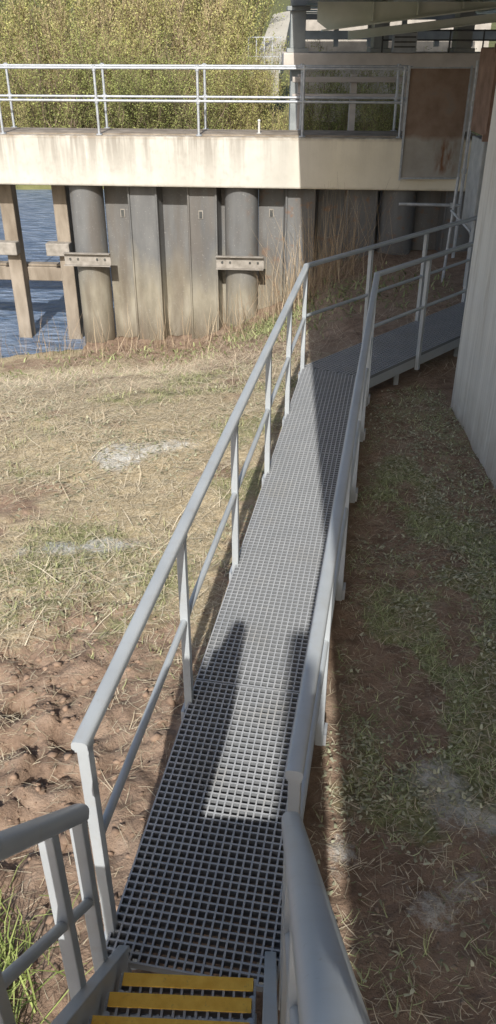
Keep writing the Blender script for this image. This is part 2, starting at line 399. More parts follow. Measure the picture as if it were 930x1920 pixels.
# ---------------------------------------------------------------- stairs
sd=V(math.sin(rad(2.5)),math.cos(rad(2.5)),0); sn=V(sd.y,-sd.x,0)
O=V(-.515,1.73,0)
st=thing('stairway',O,'steep grey fibreglass steps with yellow nosings','stairs')
RISE=.2; GO=.175; NT=6
for i in range(1,NT+1):
    nose=O-sd*(.10+GO*(i-1))+sn*.06+up*(RISE*i)
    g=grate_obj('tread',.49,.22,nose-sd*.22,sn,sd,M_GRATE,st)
    n=MB(); n.obox(nose+sn*.245-sd*.024+up*.005,sn*.235,sd*.023,up*.003)
    o=n.obj('nosing',M_YEL,g,bevel=.0015); o.matrix_parent_inverse=Matrix.Identity(4)
    MB().obox(nose-sd*.12+sn*.245+up*-.055,sn*.25,sd*.02,up*.018).obj('tread_bearer',M_RAIL,st)
    for dd in(.012,.478):
        MB().tube(nose-sd*.075+sn*dd+up*.0,nose-sd*.075+sn*dd+up*.010,.012,n=8).obj('bolt',M_GALV,st)
sl=RISE/GO; rs=1.05
for d in(.02,.60):
    a=O+sn*d+sd*.03+up*.02; b=a-sd*(GO*NT+.12)+up*(GO*NT+.12)*sl
    MB().beam(a+up*-.06,b+up*-.06,.045,.20).obj('stringer',M_RAIL,st,bevel=.004)
    MB().beam(a+up*-.06,V(a.x,a.y,-.6),.05,.10,(0,1,0)).obj('stringer_foot',M_RAIL,st)
LZ=RISE*(NT+1)
ly=O-sd*(.10+GO*NT)
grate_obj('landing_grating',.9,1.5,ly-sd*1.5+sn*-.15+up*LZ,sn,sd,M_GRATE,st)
for s in(.1,1.4):
    for d in(-.1,.7):
        p=ly-sd*s+sn*d; MB().beam(p+up*(LZ-.05),V(p.x,p.y,-.6),.08,.08,(0,1,0)).obj('landing_leg',M_RAIL,st)
def stair_rail(d,label,posts):
    g=thing('stair_handrail',O+sn*d,label,'handrail','handrails of the stairs')
    a=O+sn*d-sd*.04+up*1.0; b=a-sd*1.32+up*1.32*rs; c=b-sd*1.3
    MB().sweep([a,b,c],capprof(.064,.052,.78)).obj('top_rail',M_RAIL,g,smooth=50)
    circ=[(.018*math.cos(i*math.pi/6),.018*math.sin(i*math.pi/6)) for i in range(12)]
    MB().sweep([a-up*.45,b-up*.45,c-up*.45],circ).obj('mid_rail',M_RAIL,g,smooth=50)
    for s in posts:
        p=O+sn*d-sd*(.04+s); zt=1.0+min(s,1.32)*rs-.02; zb=max(-.12,s*rs-.05 if s<1.3 else LZ-.1)
        MB().obox(p+up*(zt+zb)/2,sd*.025,sn*.022,up*(zt-zb)/2).obj('post',M_RAIL,g,bevel=.004)
    return g
stair_rail(-.02,'grey sloping handrail beside the grass on the stairs',[.03,.27,.72,1.3,2.5])
stair_rail(.655,'grey sloping handrail under the bridge on the stairs',[.03,.27,.72,1.3,2.5])

# ---------------------------------------------------------------- pier wall under bridge
wl=MB(); wl.box(2.13,8.5,-1.5,7.8,-1.2,3.63)
wl.obj('abutment_wall',M_WALL,bevel=.02,label='pale board-marked concrete bridge abutment wall',category='wall')

# ---------------------------------------------------------------- capping beam etc.
be=V(1,-.09,0).normalized(); bn=V(.09,1,0).normalized()
B0=V(0,16.3,0)
def bp(a,dn,z): return B0+be*a+bn*dn+up*z
cb=thing('capping_beam',bp(0,0,.55),'pale stained concrete beam capping the steel piles','beam')
MB().obox(bp(-5.4,.65,1.0),be*9.7,bn*.65,up*.445).obj('beam_body',M_BEAM,cb,bevel=.03)
for a in(-7.6,): MB().obox(bp(a,-.003,1.0),be*.006,bn*.003,up*.43).obj('joint_seal',M_DARK,cb)
MB().obox(bp(-5.4,.65,1.457),be*9.6,bn*.45,up*.012).obj('deck_strip',M_TIMBER,cb)
def bridge_rail(dn,posts,a0,a1,label):
    g=thing('tube_railing',bp(a0,dn,1.45),label,'railing','galvanised tube railings on the beam')
    for z_ in(2.56,2.03): MB().tube(bp(a0,dn,z_),bp(a1,dn,z_),.022,n=8).obj('rail',M_GALV,g,smooth=50)
    for a in posts:
        mb=MB(); mb.tube(bp(a,dn,1.45),bp(a,dn,2.58),.024,n=8)
        for z_ in(2.56,2.03): mb.tube(bp(a,dn,z_-.05),bp(a,dn,z_+.045),.034,n=8); mb.tube(bp(a-.045,dn,z_),bp(a+.045,dn,z_),.032,n=8)
        mb.tube(bp(a,dn,1.45),bp(a,dn,1.47),.06,n=8)
        mb.obj('post',M_GALV,g,smooth=50)
bridge_rail(.09,[-8.4,-6.55,-4.7,-2.83,-.93,1.0,2.78],-9,2.95,'galvanised tube railing on the front edge of the beam')
bridge_rail(1.2,[-8.6,-6.75,-4.87,-2.95,-.95,.93,2.75],-9,2.95,'galvanised tube railing on the back edge of the beam')
g=thing('end_railing',bp(2.95,.1,1.45),'short galvanised railing closing the beam end','railing')
for z_ in(2.56,2.03): MB().tube(bp(2.95,.09,z_),bp(2.95,1.2,z_),.022,n=8).obj('rail',M_GALV,g,smooth=50)
g=thing('small_post',bp(.17,.3,1.45),'short white post standing on the beam','post')
mb=MB(); mb.tube(bp(.17,.45,1.45),bp(.17,.45,1.68),.022,n=10); mb.tube(bp(.17,.45,1.45),bp(.17,.45,1.475),.05,n=10); mb.obj('shaft',M_WHITE,g,smooth=50)
MB().tube(bp(.17,.45,1.68),bp(.17,.45,1.71),.032,.02,n=10).obj('cap',M_WHITE,g,smooth=50)
for i,a in enumerate((-3.3,-.17,2.9,5.9)):
    g=thing('tubular_pile',bp(a,.47,-3),'round steel pile with muddy tide mark' if a<2 else 'dark round steel pile shaded by the bridge','pile','tubular steel piles')
    MB().tube(bp(a,.47,-4.4),bp(a,.47,.56),.335,n=40).obj('tube',M_PILE,g,smooth=50)
    if a<2:
        zc=-.86; w=.48
        mb=MB()
        mb.obox(bp(a+.0,.09,zc+.0),be*w,bn*.008,up*.125)
        mb.obox(bp(a+.0,.04,zc+.12),be*w,bn*.05,up*.007)
        mb.obox(bp(a+.0,.04,zc-.12),be*w,bn*.05,up*.007)
        mb.obj('channel_bracket',M_BRACK,g)
        mb=MB()
        for k in(-.36,-.2,.2,.36): mb.tube(bp(a+k,.081,zc),bp(a+k,.055,zc),.022,n=8)
        mb.obj('bolt_heads',M_DARK,g)
def sheets(a0,a1,label):
    pts=[];a=a0;FR,RE=.30,.60
    pts.append((a,RE)); k=0
    while a<a1-.02:
        if k%4==0: a=min(a+.50,a1); pts.append((a,RE))
        elif k%4==1: a=min(a+.07,a1); pts.append((a,FR))
        elif k%4==2: a=min(a+.55,a1); pts.append((a,FR))
        else: a=min(a+.07,a1); pts.append((a,RE))
        k+=1
    vs=[];fs=[]
    for (p,q) in pts: vs+= [bp(p,q,-4.4),bp(p,q,.56)]
    for i in range(len(pts)-1): fs.append((2*i,2*i+2,2*i+3,2*i+1))
    g=thing('sheet_pile_wall',bp(a0,.5,-3),label,'pile wall','corrugated steel sheet pile walls')
    o=MB().add(vs,fs).obj('sheets',M_PILE,g); md=o.modifiers.new('s','SOLIDIFY'); md.thickness=.014; md.offset=1
    for i in range(1,len(pts)-1):
        if i%4 in(2,3):
            p,q=pts[i]; MB().tube(bp(p+.0,q-.02,-4.3),bp(p,q-.02,.55),.022,n=6).obj('interlock',M_PILE,g,smooth=50)
    return g
s1=sheets(-2.97,-.50,'grey corrugated steel sheet piles with mud-stained lower half')
s2=sheets(.16,2.57,'corrugated steel sheet piles half in bridge shadow')
s3=sheets(3.23,5.57,'dark corrugated steel sheet piles under the bridge')
for g_,a,z_,rc in((s1,-2.62,-.05,True),(s1,-.97,.0,False),(s2,.42,.0,True)):
    MB().obox(bp(a,.585 if rc else .285,z_),be*.03,bn*.006,up*.065).obj('lifting_hole',M_DARK,g_)
    MB().obox(bp(a,.592 if rc else .291,z_+.005),be*.045,bn*.004,up*.08).obj('rim_plate',M_BRACK,g_)
for a in(-5.06,-3.93,-7.3):
    g=thing('timber_post',bp(a,.8,-3),'square weathered post standing in the river','post','weathered posts in the river')
    MB().obox(bp(a,.8,-1.9),be*.145,bn*.15,up*2.45).obj('shaft',M_TIMBER,g,bevel=.02)
    MB().obox(bp(a-.1,.58,-.78),be*.25,bn*.13,up*.13).obj('block',M_BRACK,g,bevel=.02)
g=thing('timber_waler',bp(-6.5,1.1,-1.4),'horizontal weathered timber tying the river posts','beam')
MB().obox(bp(-6.5,1.13,-1.42),be*2.6,bn*.16,up*.15).obj('timber',M_TIMBER,g,bevel=.02)
MB().obox(bp(-6.5,1.13,-1.24),be*2.6,bn*.1,up*.02).obj('cap_board',M_TIMBER,g)

# ---------------------------------------------------------------- rusty screen and gear
g=thing('steel_screen',V(3.3,15.9,.8),'rust-stained sheet screen in a galvanised frame','screen')
MB().box(2.82,3.88,15.91,15.93,.80,2.58).obj('sheet',M_RUSTSH,g)
mb=MB()
for x in(2.81,3.89): mb.box(x-.016,x+.016,15.88,15.92,.76,2.62)
mb.box(2.825,3.875,15.885,15.915,.78,.805); mb.box(2.825,3.875,15.885,15.915,2.575,2.60)
mb.obj('frame',M_GALV,g)
g2=thing('tall_tube_post',V(3.93,15.75,-.9),'tall galvanised scaffold tube beside the rusty screen','post')
MB().tube((3.95,15.75,-.9),(3.95,15.75,2.7),.032,n=10).obj('tube',M_GALV,g2,smooth=50)
for z_ in(.94,2.04): MB().tube((3.95,15.75,z_-.04),(3.95,15.75,z_+.04),.05,n=10).obj('clamp',M_GALVD,g2,smooth=50)
g=thing('rusty_steel_box',V(3.9,13.6,1.7),'brown rusted steel box section on a galvanised stand','box')
MB().box(3.60,5.2,13.3,14.3,1.75,2.92).obj('body',M_RUST,g,bevel=.02)
for b in((3.54,5.25,13.24,13.295,2.86,2.98),(3.54,5.25,13.24,13.295,1.70,1.80),(3.58,3.65,13.25,13.295,1.8,2.86)): MB().box(*b).obj('flange',M_RUST,g)
g=thing('galvanised_stand',V(3.9,13.7,-.6),'galvanised plate stand holding the rusty box','stand')
MB().box(3.62,5.1,13.45,14.2,.35,1.69).obj('plate_body',M_GALVD,g,bevel=.02)
MB().box(3.64,3.70,13.5,13.6,-.9,.35).obj('leg',M_GALV,g); MB().box(4.8,4.9,13.5,13.6,-.9,.35).obj('leg',M_GALV,g)
MB().beam((3.6,13.44,.35),(3.95,13.44,-.5),.05,.05).obj('brace',M_GALV,g)
g=thing('access_frame',V(3.2,13.4,-.8),'galvanised tube access frame with diagonal brace','frame')
MB().tube((3.35,13.9,-.8),(3.42,13.95,1.1),.025,n=8).obj('upright',M_GALV,g,smooth=50)
MB().tube((3.35,13.88,.6),(3.75,13.3,.2),.02,n=8).obj('brace',M_GALV,g,smooth=50)
g=thing('scaffold_tube',V(2.4,15.2,.3),'horizontal galvanised scaffold tube below the beam','tube')
MB().tube((2.75,15.4,.43),(3.85,15.25,.43),.028,n=8).obj('tube',M_GALV,g,smooth=50)
MB().tube((3.7,15.27,.39),(3.7,15.27,.47),.045,n=8).obj('coupler',M_GALVD,g)

# ---------------------------------------------------------------- bridge
BA=.075; BH=.043
def bx(a,y): return a+BH*y
def bbox(mb,a0,a1,y0,y1,z0,z1):
    mb.add([(bx(a0,y0),y0,z0),(bx(a1,y0),y0,z0),(bx(a1,y1),y1,z0),(bx(a0,y1),y1,z0),(bx(a0,y0),y0,z1),(bx(a1,y0),y0,z1),(bx(a1,y1),y1,z1),(bx(a0,y1),y1,z1)],
      [(0,3,2,1),(4,5,6,7),(0,1,5,4),(1,2,6,5),(2,3,7,6),(3,0,4,7)])
def span(y0,y1,label):
    g=thing('bridge_span',V(.3,y0,3.65),label,'bridge')
    mb=MB(); bbox(mb,BA,9.2,y0,y1,4.02,4.34); mb.obj('deck_slab',M_CONC,g)
    for k,a in enumerate((BA,2.2,4.2,6.2,8.2)):
        mb=MB(); bbox(mb,a+.14,a+.17,y0+.02,y1-.02,3.68,4.0); bbox(mb,a,a+.32,y0+.02,y1-.02,3.645,3.678)
        y=y0+.8
        while y<y1-.3:
            bbox(mb,a+.02,a+.138,y,y+.02,3.682,3.998); bbox(mb,a+.172,a+.3,y,y+.02,3.682,3.998); y+=1.6
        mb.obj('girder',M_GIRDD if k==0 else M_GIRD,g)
    y=y0+1
    while y<y1-2:
        for a in(.4,2.4,4.4,6.4):
            MB().beam((bx(a,y),y,3.74),(bx(a+1.85,y+1.8),y+1.8,3.74),.12,.05).obj('cross_brace',M_GIRD,g)
        y+=3.6
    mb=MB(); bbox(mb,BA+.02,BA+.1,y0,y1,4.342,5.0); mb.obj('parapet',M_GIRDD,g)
span(-5.2,44,'low pale green steel girder bridge with concrete deck')
g=thing('bridge_pier',V(4,22,-4),'concrete bridge pier with wide crosshead under girders','bridge pier')
MB().box(.85,10.5,22,23.4,2.36,2.69).obj('crosshead',M_CONC2,g,bevel=.03)
for x in(4.9,8.2): MB().box(x,x+.7,22.3,23.1,-4.5,2.355).obj('column',M_CONC,g,bevel=.03)
MB().box(1.05,1.4,22.4,22.9,-4.5,2.355).obj('column',M_GIRDD,g,bevel=.02)
for x in(1.2,3.2,5.2,7.2,9.2):
    mb=MB(); mb.box(x-.26,x+.26,22.2,22.9,2.69,2.78); mb.box(x-.18,x+.18,22.3,22.85,2.782,3.55); mb.box(x-.27,x+.27,22.2,22.9,3.55,3.64)
    mb.obj('bearing',M_GIRDD,g,bevel=.01)
def poly_y(pts,y0,y1):
    n=len(pts); mb=MB(); mb.add([(x,y0,z_) for x,z_ in pts]+[(x,y1,z_) for x,z_ in pts],[tuple(range(n)),tuple(range(2*n-1,n-1,-1))]+[(i,(i+1)%n,n+(i+1)%n,n+i) for i in range(n)]); return mb
g=thing('haunched_cross_girder',V(4,19,3.3),'pale green-grey haunched steel cross girder under the bridge','girder')
yy=19.0
poly_y([(1.62,3.16),(5.6,3.62),(9.5,3.62),(9.5,3.64),(1.4,3.64),(1.4,3.3)],yy,yy+.03).obj('web',M_GIRD,g)
MB().beam((1.5,yy,3.145),(5.6,yy,3.61),.34,.025,(0,0,1)).obj('lower_flange',M_GIRD,g)
for x in(2.5,3.4,4.3): MB().box(x,x+.02,yy-.10,yy-.002,3.16+(x-1.5)*.115+.03,3.64).obj('stiffener',M_GIRD,g)
g=thing('raking_girder',V(4,20,3.1),'long pale green steel girder raking up under the bridge','girder')
MB().beam((2.2,20.5,3.06),(7.4,20.5,3.60),.05,.15,(0,0,1)).obj('member',M_GIRD,g)
MB().beam((2.2,20.5,2.975),(7.4,20.5,3.515),.22,.02,(0,0,1)).obj('member_flange',M_GIRD,g)
g=thing('pier_railing',V(3,22.1,2.7),'dark steel railing on the pier crosshead','railing')
for z_ in(2.95,3.15): MB().tube((3.2,22.08,z_),(8,22.08,z_),.02,n=6).obj('rail',M_DARK,g)
for x in np.arange(3.2,8.1,.8): MB().tube((x,22.08,2.69),(x,22.08,3.17),.02,n=6).obj('post',M_DARK,g)
g=thing('electrical_cabinet',V(3.6,22,2.7),'grey ribbed cabinet standing on the pier crosshead','cabinet')
MB().box(3.42,3.98,21.85,22.05,2.695,3.2).obj('cabinet_body',M_GALVD,g,bevel=.01)
for z_ in(2.8,2.9,3.0,3.1): MB().box(3.45,3.95,21.83,21.848,z_,z_+.03).obj('louvre',M_DARK,g)
g=thing('steel_crossframe',V(4,30,2.6),'steel frame between the bridge girders','frame')
for b in((1.6,10,2.9,3.15),(1.6,10,3.45,3.6)): MB().box(b[0],b[1],30,30.3,b[2],b[3]).obj('chord',M_GIRDD,g)
for x in np.arange(1.7,10,1.1): MB().box(x,x+.15,30.31,30.5,2.7,3.64).obj('upright',M_GIRDD,g)
g=thing('red_lamp',V(4.9,16,3.1),'round red navigation lamp hanging under the bridge','lamp')
MB().tube((5.05,17.0,3.0),(5.05,17.0,3.22),.13,n=14).obj('lens',M_RED,g,smooth=50)
MB().tube((5.05,17.0,3.22),(5.05,17.0,3.5),.03,n=8).obj('hanger',M_DARK,g,smooth=50)
MB().box(4.75,5.35,16.9,17.1,3.5,3.62).obj('mount',M_DARK,g)
g=thing('timber_fender',V(1.8,20.4,-2),'horizontal pale fender beams in front of the pier','fender')
for z_ in(2.20,1.86): MB().box(1.0,3.9,20.4,20.52,z_-.055,z_+.055).obj('board',M_DKTIMBER,g,bevel=.01)
for x in(1.2,2.4,3.6): MB().box(x-.07,x+.07,20.53,20.7,-4.4,2.3).obj('upright',M_DKTIMBER,g)
# revetment
g=thing('embankment_revetment',V(0,50,0),'pale concrete revetment slope beside the bridge','embankment')
mb=MB(); mb.add([(.1,47,1.3),(1.6,47,1.3),(2.6,56,4.2),(1.5,56,4.0),(.1,47,.2),(1.6,47,.2),(2.6,56,3.0),(1.5,56,2.9)],[(0,1,2,3),(4,7,6,5),(0,4,5,1),(1,5,6,2),(2,6,7,3),(3,7,4,0)])
mb.obj('slab',M_REV,g)
g=thing('slope_fence',V(.8,46.8,1.3),'small metal fence on the revetment','fence')
for x in np.arange(.0,1.7,.4): MB().box(x,x+.05,46.8,46.85,1.3,2.9).obj('fence_post',M_GALV,g)
for z_ in(2.0,2.85): MB().box(-.05,1.7,46.86,46.9,z_,z_+.05).obj('fence_rail',M_GALV,g)
MB().box(2.4,12,46.2,47.5,-2,4.3).obj('far_abutment',M_CONC,label='concrete bridge abutment on the opposite bank',category='wall')
# added post out of view, casts the narrow shadow stripe on the grating
g=thing('shadow_post',V(-.40,-4,-.4),'unseen grey post added for its shadow on the grating','shadow caster')
MB().tube((-.42,-4,-.6),(-.42,-4,5.75),.10,.075,n=14).obj('column',M_GALVD,g,smooth=50)
MB().tube((-.42,-4,-.6),(-.42,-4,-.1),.15,n=14).obj('base_sleeve',M_GALVD,g,smooth=50)

# ---------------------------------------------------------------- bushes
def make_bush(seed,H,Wd,leafc,twigc,nst=19,ntw=46,nlf=14,ls=.078):
    r=np.random.default_rng(seed); tr=MB(); Vv=[];Cc=[]
    def quad(p,a,b,c): 
        Vv.extend([p-a,p+a,p+a+b,p-a+b]); Cc.extend([c]*4)
    for s in range(nst):
        az=r.random()*6.283; lean=r.random()**.7*Wd*.5; h=H*(.5+.5*r.random())*(1-.2*lean/(Wd*.5))
        p=np.array([math.cos(az)*.35,math.sin(az)*.35,-.3]); pts=[p]
        for k in range(1,7):
            t=k/6; wob=r.normal(0,.2,2)
            pts.append(np.array([math.cos(az)*(.35+lean*t**1.0)+wob[0],math.sin(az)*(.35+lean*t**1.0)+wob[1],h*t]))
        for k in range(6):
            tr.tube(pts[k],pts[k+1],.045*(1-k/6.5),.045*(1-(k+1)/6.5)+.004,n=4,cap=False)
        for q in range(ntw):
            t=r.random()**.8*5.6+.2; k=int(min(5,t)); f=t-k; o=pts[k]*(1-f)+pts[k+1]*f
            L=(.5+1.0*r.random())*(.85 if t>4 else 1); a2=r.random()*6.283; el=rad(r.uniform(-10,75))
            d=np.array([math.cos(a2)*math.cos(el),math.sin(a2)*math.cos(el),math.sin(el)])*.8+np.array([math.cos(az),math.sin(az),.3])*.3
            d/=np.linalg.norm(d); sdv=np.cross(d,[0,0,1.]); sdv/=np.linalg.norm(sdv)+1e-6
            tc=np.array(twigc)*r.uniform(.6,1.3); bend=np.array([0,0,.3*L*r.random()])
            mid=o+d*L*.5; end=mid+d*L*.5+bend
            quad(o,sdv*.009,mid-o,tc); quad(mid,sdv*.006,end-mid,tc)
            for w_ in range(3):
                u=r.random(); b0=o+(mid-o)*(.3+.7*u); dd=d+r.normal(0,.6,3); dd/=np.linalg.norm(dd); quad(b0,sdv*.005,dd*L*.45,tc*1.1)
            shade=.65+.5*r.random()
            for l in range(nlf):
                u=r.random(); pp=(o+(mid-o)*2*u if u<.5 else mid+(end-mid)*(2*u-1))+r.normal(0,.13,3)
                a=r.normal(0,1,3); a/=np.linalg.norm(a); b=np.cross(a,r.normal(0,1,3)); b/=np.linalg.norm(b)
                sz=ls*r.uniform(.5,1.1); lc=np.array(leafc)*shade*r.uniform(.85,1.15)
                quad(pp,a*sz*.24,b*sz,lc)
    return tr,np.array(Vv),np.array(Cc)
templ=[]
for i,(sd_,H,Wd,lc,tc,nlf) in enumerate(((1,7.2,6.5,(.43,.42,.155),(.36,.29,.16),14),(2,7.8,6,(.31,.34,.115),(.29,.235,.14),16),(3,7.0,5.5,(.46,.41,.20),(.44,.34,.21),9))):
    tr,vv,cc=make_bush(sd_,H,Wd,lc,tc,nlf=nlf)
    e=thing('willow_bush',V(0,0,0),'','bush','bushes on the opposite bank')
    t=tr.obj('trunk',M_BARK,e)
    F=np.arange(len(vv)).reshape(-1,4); c=npmesh('crown',vv,F,M_LEAF,cc,e); templ.append((e,t,c))
labs=['yellow-green willow bush in early leaf on the river bank','fresh green willow bush with many thin stems','pale brown twiggy bush barely in leaf']
first=[True]*3
spots=[]
x=-15.5
while x<1.6: spots.append((x+random.uniform(-.4,.4),random.uniform(37.3,38.6),random.uniform(.65,.9) if x>-13.5 else .7,random.choice([0,1,2,0,1]))); x+=1.9
while x<9: spots.append((x+random.uniform(-.3,.3),random.uniform(37.3,38.4),random.uniform(.6,.8),random.choice([0,1,1]))); x+=1.7
x=-17
while x<-1.5: spots.append((x+random.uniform(-.6,.6),random.uniform(42,46),random.uniform(.95,1.15) if x>-12 else .85,random.choice([0,1,0,2]))); x+=2.3
spots+=[(-7.6,53,1.4,0),(-10.4,54,1.3,1),(-4.7,54,1.5,2),(-16.5,54,1.0,0),(-13.5,55,1.0,1),(-2.0,55,1.4,1),(-20,52,1.0,0),(-.9,41,.8,0),(.3,43,.6,1),(-1.6,48,1.2,0)]
for (x,y,s,k) in spots:
    e,t,c=templ[k]; zz=float(gz(x,y))-.2; rz=random.random()*6.28
    if first[k]: e2,parts=e,(t,c); first[k]=False
    else:
        e2=e.copy(); COL.objects.link(e2); parts=[]
        for p in(t,c):
            q=p.copy(); q.parent=e2; COL.objects.link(q); parts.append(q)
    e2.location=(x,y,zz); e2.scale=(s,s,s); e2.rotation_euler=(0,0,rz); e2['label']=labs[k]

# ---------------------------------------------------------------- litter, grass, weeds
def blades(name,px,py,L,Wd,elo,ehi,c1,c2,mat,label,lift=.012,curve=0):
    n=len(px); az=rng.random(n)*6.283; el=np.radians(rng.uniform(elo,ehi,n)); z0=gz(px,py)+lift*rng.random(n)*1.5
    d=np.stack([np.cos(az)*np.cos(el),np.sin(az)*np.cos(el),np.sin(el)],1)
    sdv=np.stack([-np.sin(az),np.cos(az),np.zeros(n)],1)
    P=np.stack([px,py,z0],1); l=L[:,None]; w=Wd[:,None]
    side=sdv*(rng.normal(0,.05,(n,1)))*l
    mid=P+d*l*.5+side; end=P+d*l+np.stack([np.zeros(n),np.zeros(n),-curve*L],1)
    vs=np.stack([P-sdv*w,P+sdv*w,mid+sdv*w*.9,mid-sdv*w*.9,end+sdv*w*.3,end-sdv*w*.3],1).reshape(-1,3)
    i=np.arange(n)*6; F=np.concatenate([np.stack([i,i+1,i+2,i+3],1),np.stack([i+3,i+2,i+4,i+5],1)])
    t=rng.random((n,1)); col=(np.array(c1)*(1-t)+np.array(c2)*t)*rng.uniform(.6,1.25,(n,1)); col=np.repeat(col,6,0)
    return npmesh(name,vs,F,mat,col,kind='stuff',label=label,category='ground cover')
def sample(n,x0,x1,y0,y1,keep):
    xs_=[];ys_=[];tot=0
    while tot<n:
        a=rng.uniform(x0,x1,n*2); b=y0+(y1-y0)*rng.random(n*2)
        s_,g_,c_=masks(a,b); dl=-.57+.18*(b-1.79); dr=dl+.72
        k=(rng.random(n*2)<keep(a,b,s_,g_,c_,dl,dr)); xs_.append(a[k]); ys_.append(b[k]); tot+=k.sum()
    return np.concatenate(xs_)[:n],np.concatenate(ys_)[:n]
px,py=sample(74000,-6.5,1.6,3.0,16,lambda a,b,s,g,c,dl,dr:(a<dl)*(1.08-.93*s)*(1-.6*(c>.45))*np.clip(14/(b+6),.3,1)*np.where((a<-3.6)&(b>16),0,1)*np.clip(3.2*fbm(a*2.3,b*2.3,3)-.95,.04,1)*(1-.4*g))
blades('straw_litter',px,py,rng.uniform(.02,.15,len(px)),rng.uniform(.0010,.0024,len(px)),-4,11,(.48,.39,.25),(.80,.71,.52),M_STRAW,'flattened dead straw lying over the bank')
px,py=sample(5000,-5.5,1.0,4.0,14,lambda a,b,s,g,c,dl,dr:(a<dl)*(1.08-.8*s)*np.clip(4*fbm(a*1.3+9,b*1.3,3)-1.6,.05,1))
blades('long_stalks',px,py,rng.uniform(.12,.38,len(px)),rng.uniform(.0016,.0034,len(px)),-3,12,(.46,.37,.24),(.82,.73,.55),M_STRAW,'long broken reed stalks lying on the bank',lift=.025)
px,py=sample(8000,-5,.8,3.6,12,lambda a,b,s,g,c,dl,dr:(a<dl)*(1-.8*s)*np.clip(g-.05,0,1))
blades('short_grass',px,py,rng.uniform(.03,.08,len(px)),rng.uniform(.0013,.0028,len(px)),15,70,(.25,.28,.12),(.46,.47,.25),M_STRAW,'short green grass pushing through straw')
px,py=sample(10500,.2,2.12,1.0,8.5,lambda a,b,s,g,c,dl,dr:(a>dr+.04)*(1.02-.98*s)*(1-.5*(c>.5))*np.clip(4.5*fbm(a*2.6,b*2.6,3)-1.75,.02,1))
blades('bank_grass',px,py,rng.uniform(.02,.085,len(px)),rng.uniform(.0012,.0026,len(px)),0,45,(.28,.33,.15),(.54,.58,.32),M_STRAW,'thin green grass growing beside the walkway')
px,py=sample(10000,.2,2.12,1.0,8.0,lambda a,b,s,g,c,dl,dr:(a>dr+.02)*(1.0-.6*s))
blades('dead_grass',px,py,rng.uniform(.02,.12,len(px)),rng.uniform(.0009,.0019,len(px)),-4,12,(.46,.38,.26),(.78,.70,.53),M_STRAW,'dead grass stalks lying beside the walkway')
px,py=sample(6500,.2,2.12,1.0,8.2,lambda a,b,s,g,c,dl,dr:(a>dr+.05)*(1.0-.8*s)*(.25+(fbm(a*1.7,b*1.7,3)>.5)+1.2*(a>1.5)))
blades('leaf_litter',px,py,rng.uniform(.015,.04,len(px)),rng.uniform(.004,.009,len(px)),-10,40,(.32,.33,.21),(.60,.59,.43),M_LEAF,'trampled broad leaves beside the walkway',lift=.02,curve=.2)
px,py=sample(6500,-5.5,.6,4.2,14,lambda a,b,s,g,c,dl,dr:(a<dl)*(1.0-.8*s)*(.15+(fbm(a*1.3+9,b*1.3,3)>.54)))
blades('wilted_leaves',px,py,rng.uniform(.025,.055,len(px)),rng.uniform(.005,.011,len(px)),-10,40,(.26,.27,.15),(.50,.48,.34),M_LEAF,'wilted leaves scattered over the straw',lift=.02,curve=.2)
px,py=sample(3000,-2.6,0,1.5,4.8,lambda a,b,s,g,c,dl,dr:(a<dl-.03)*1.0)
blades('loose_stalks',px,py,rng.uniform(.02,.15,len(px)),rng.uniform(.0009,.0018,len(px)),-4,12,(.42,.34,.23),(.68,.60,.44),M_STRAW,'loose stalks scattered on bare soil')
def patch(n,cx,cy,rx,ry): return cx+rng.normal(0,rx,n),cy+rng.normal(0,ry,n)
A=[patch(200,.9,15.3,.5,.4),patch(180,1.6,15.3,.4,.3),patch(90,-2.2,16.1,.9,.15),patch(90,-4.2,15.9,.8,.2),patch(110,.3,15.4,.6,.3),patch(60,-.8,16.1,.6,.15)]
px=np.concatenate([a[0] for a in A]); py=np.clip(np.concatenate([a[1] for a in A]),0,16.35)
blades('dry_weeds',px,py,rng.uniform(.3,1.5,len(px))*np.where(px>.4,1.25,.7),rng.uniform(.0025,.005,len(px)),45,88,(.30,.22,.14),(.56,.45,.31),M_STRAW,'tall dry weed stalks in front of the piles')
A=[patch(1000,.50,15.1,.3,.4),patch(700,1.7,13.6,.8,.8),patch(350,.0,15.2,.9,.6),patch(250,-1.8,15.6,1.2,.35),patch(500,-4.3,13.5,1.4,1.3)]
px=np.concatenate([a[0] for a in A]); py=np.clip(np.concatenate([a[1] for a in A]),0,16.4)
blades('bank_weeds',px,py,rng.uniform(.05,.17,len(px)),rng.uniform(.008,.018,len(px)),10,75,(.20,.23,.10),(.38,.41,.20),M_LEAF,'green ivy and weeds near the piles',curve=.2)
px,py=sample(7500,-4,3.5,8.5,16.3,lambda a,b,s,g,c,dl,dr:.4+s)
blades('twig_debris',px,py,rng.uniform(.08,.35,len(px)),rng.uniform(.002,.0045,len(px)),-4,25,(.28,.20,.14),(.60,.50,.37),M_STRAW,'twigs and reed debris washed on the bank',lift=.03)
n=900; px=-1.25+rng.normal(0,.18,n); py=1.75+rng.normal(0,.20,n)
blades('grass_tuft',px,py,rng.uniform(.15,.42,n),rng.uniform(.002,.0045,n),35,85,(.16,.22,.05),(.40,.46,.16),M_LEAF,'lush green grass tuft beside the stairs',curve=.25)
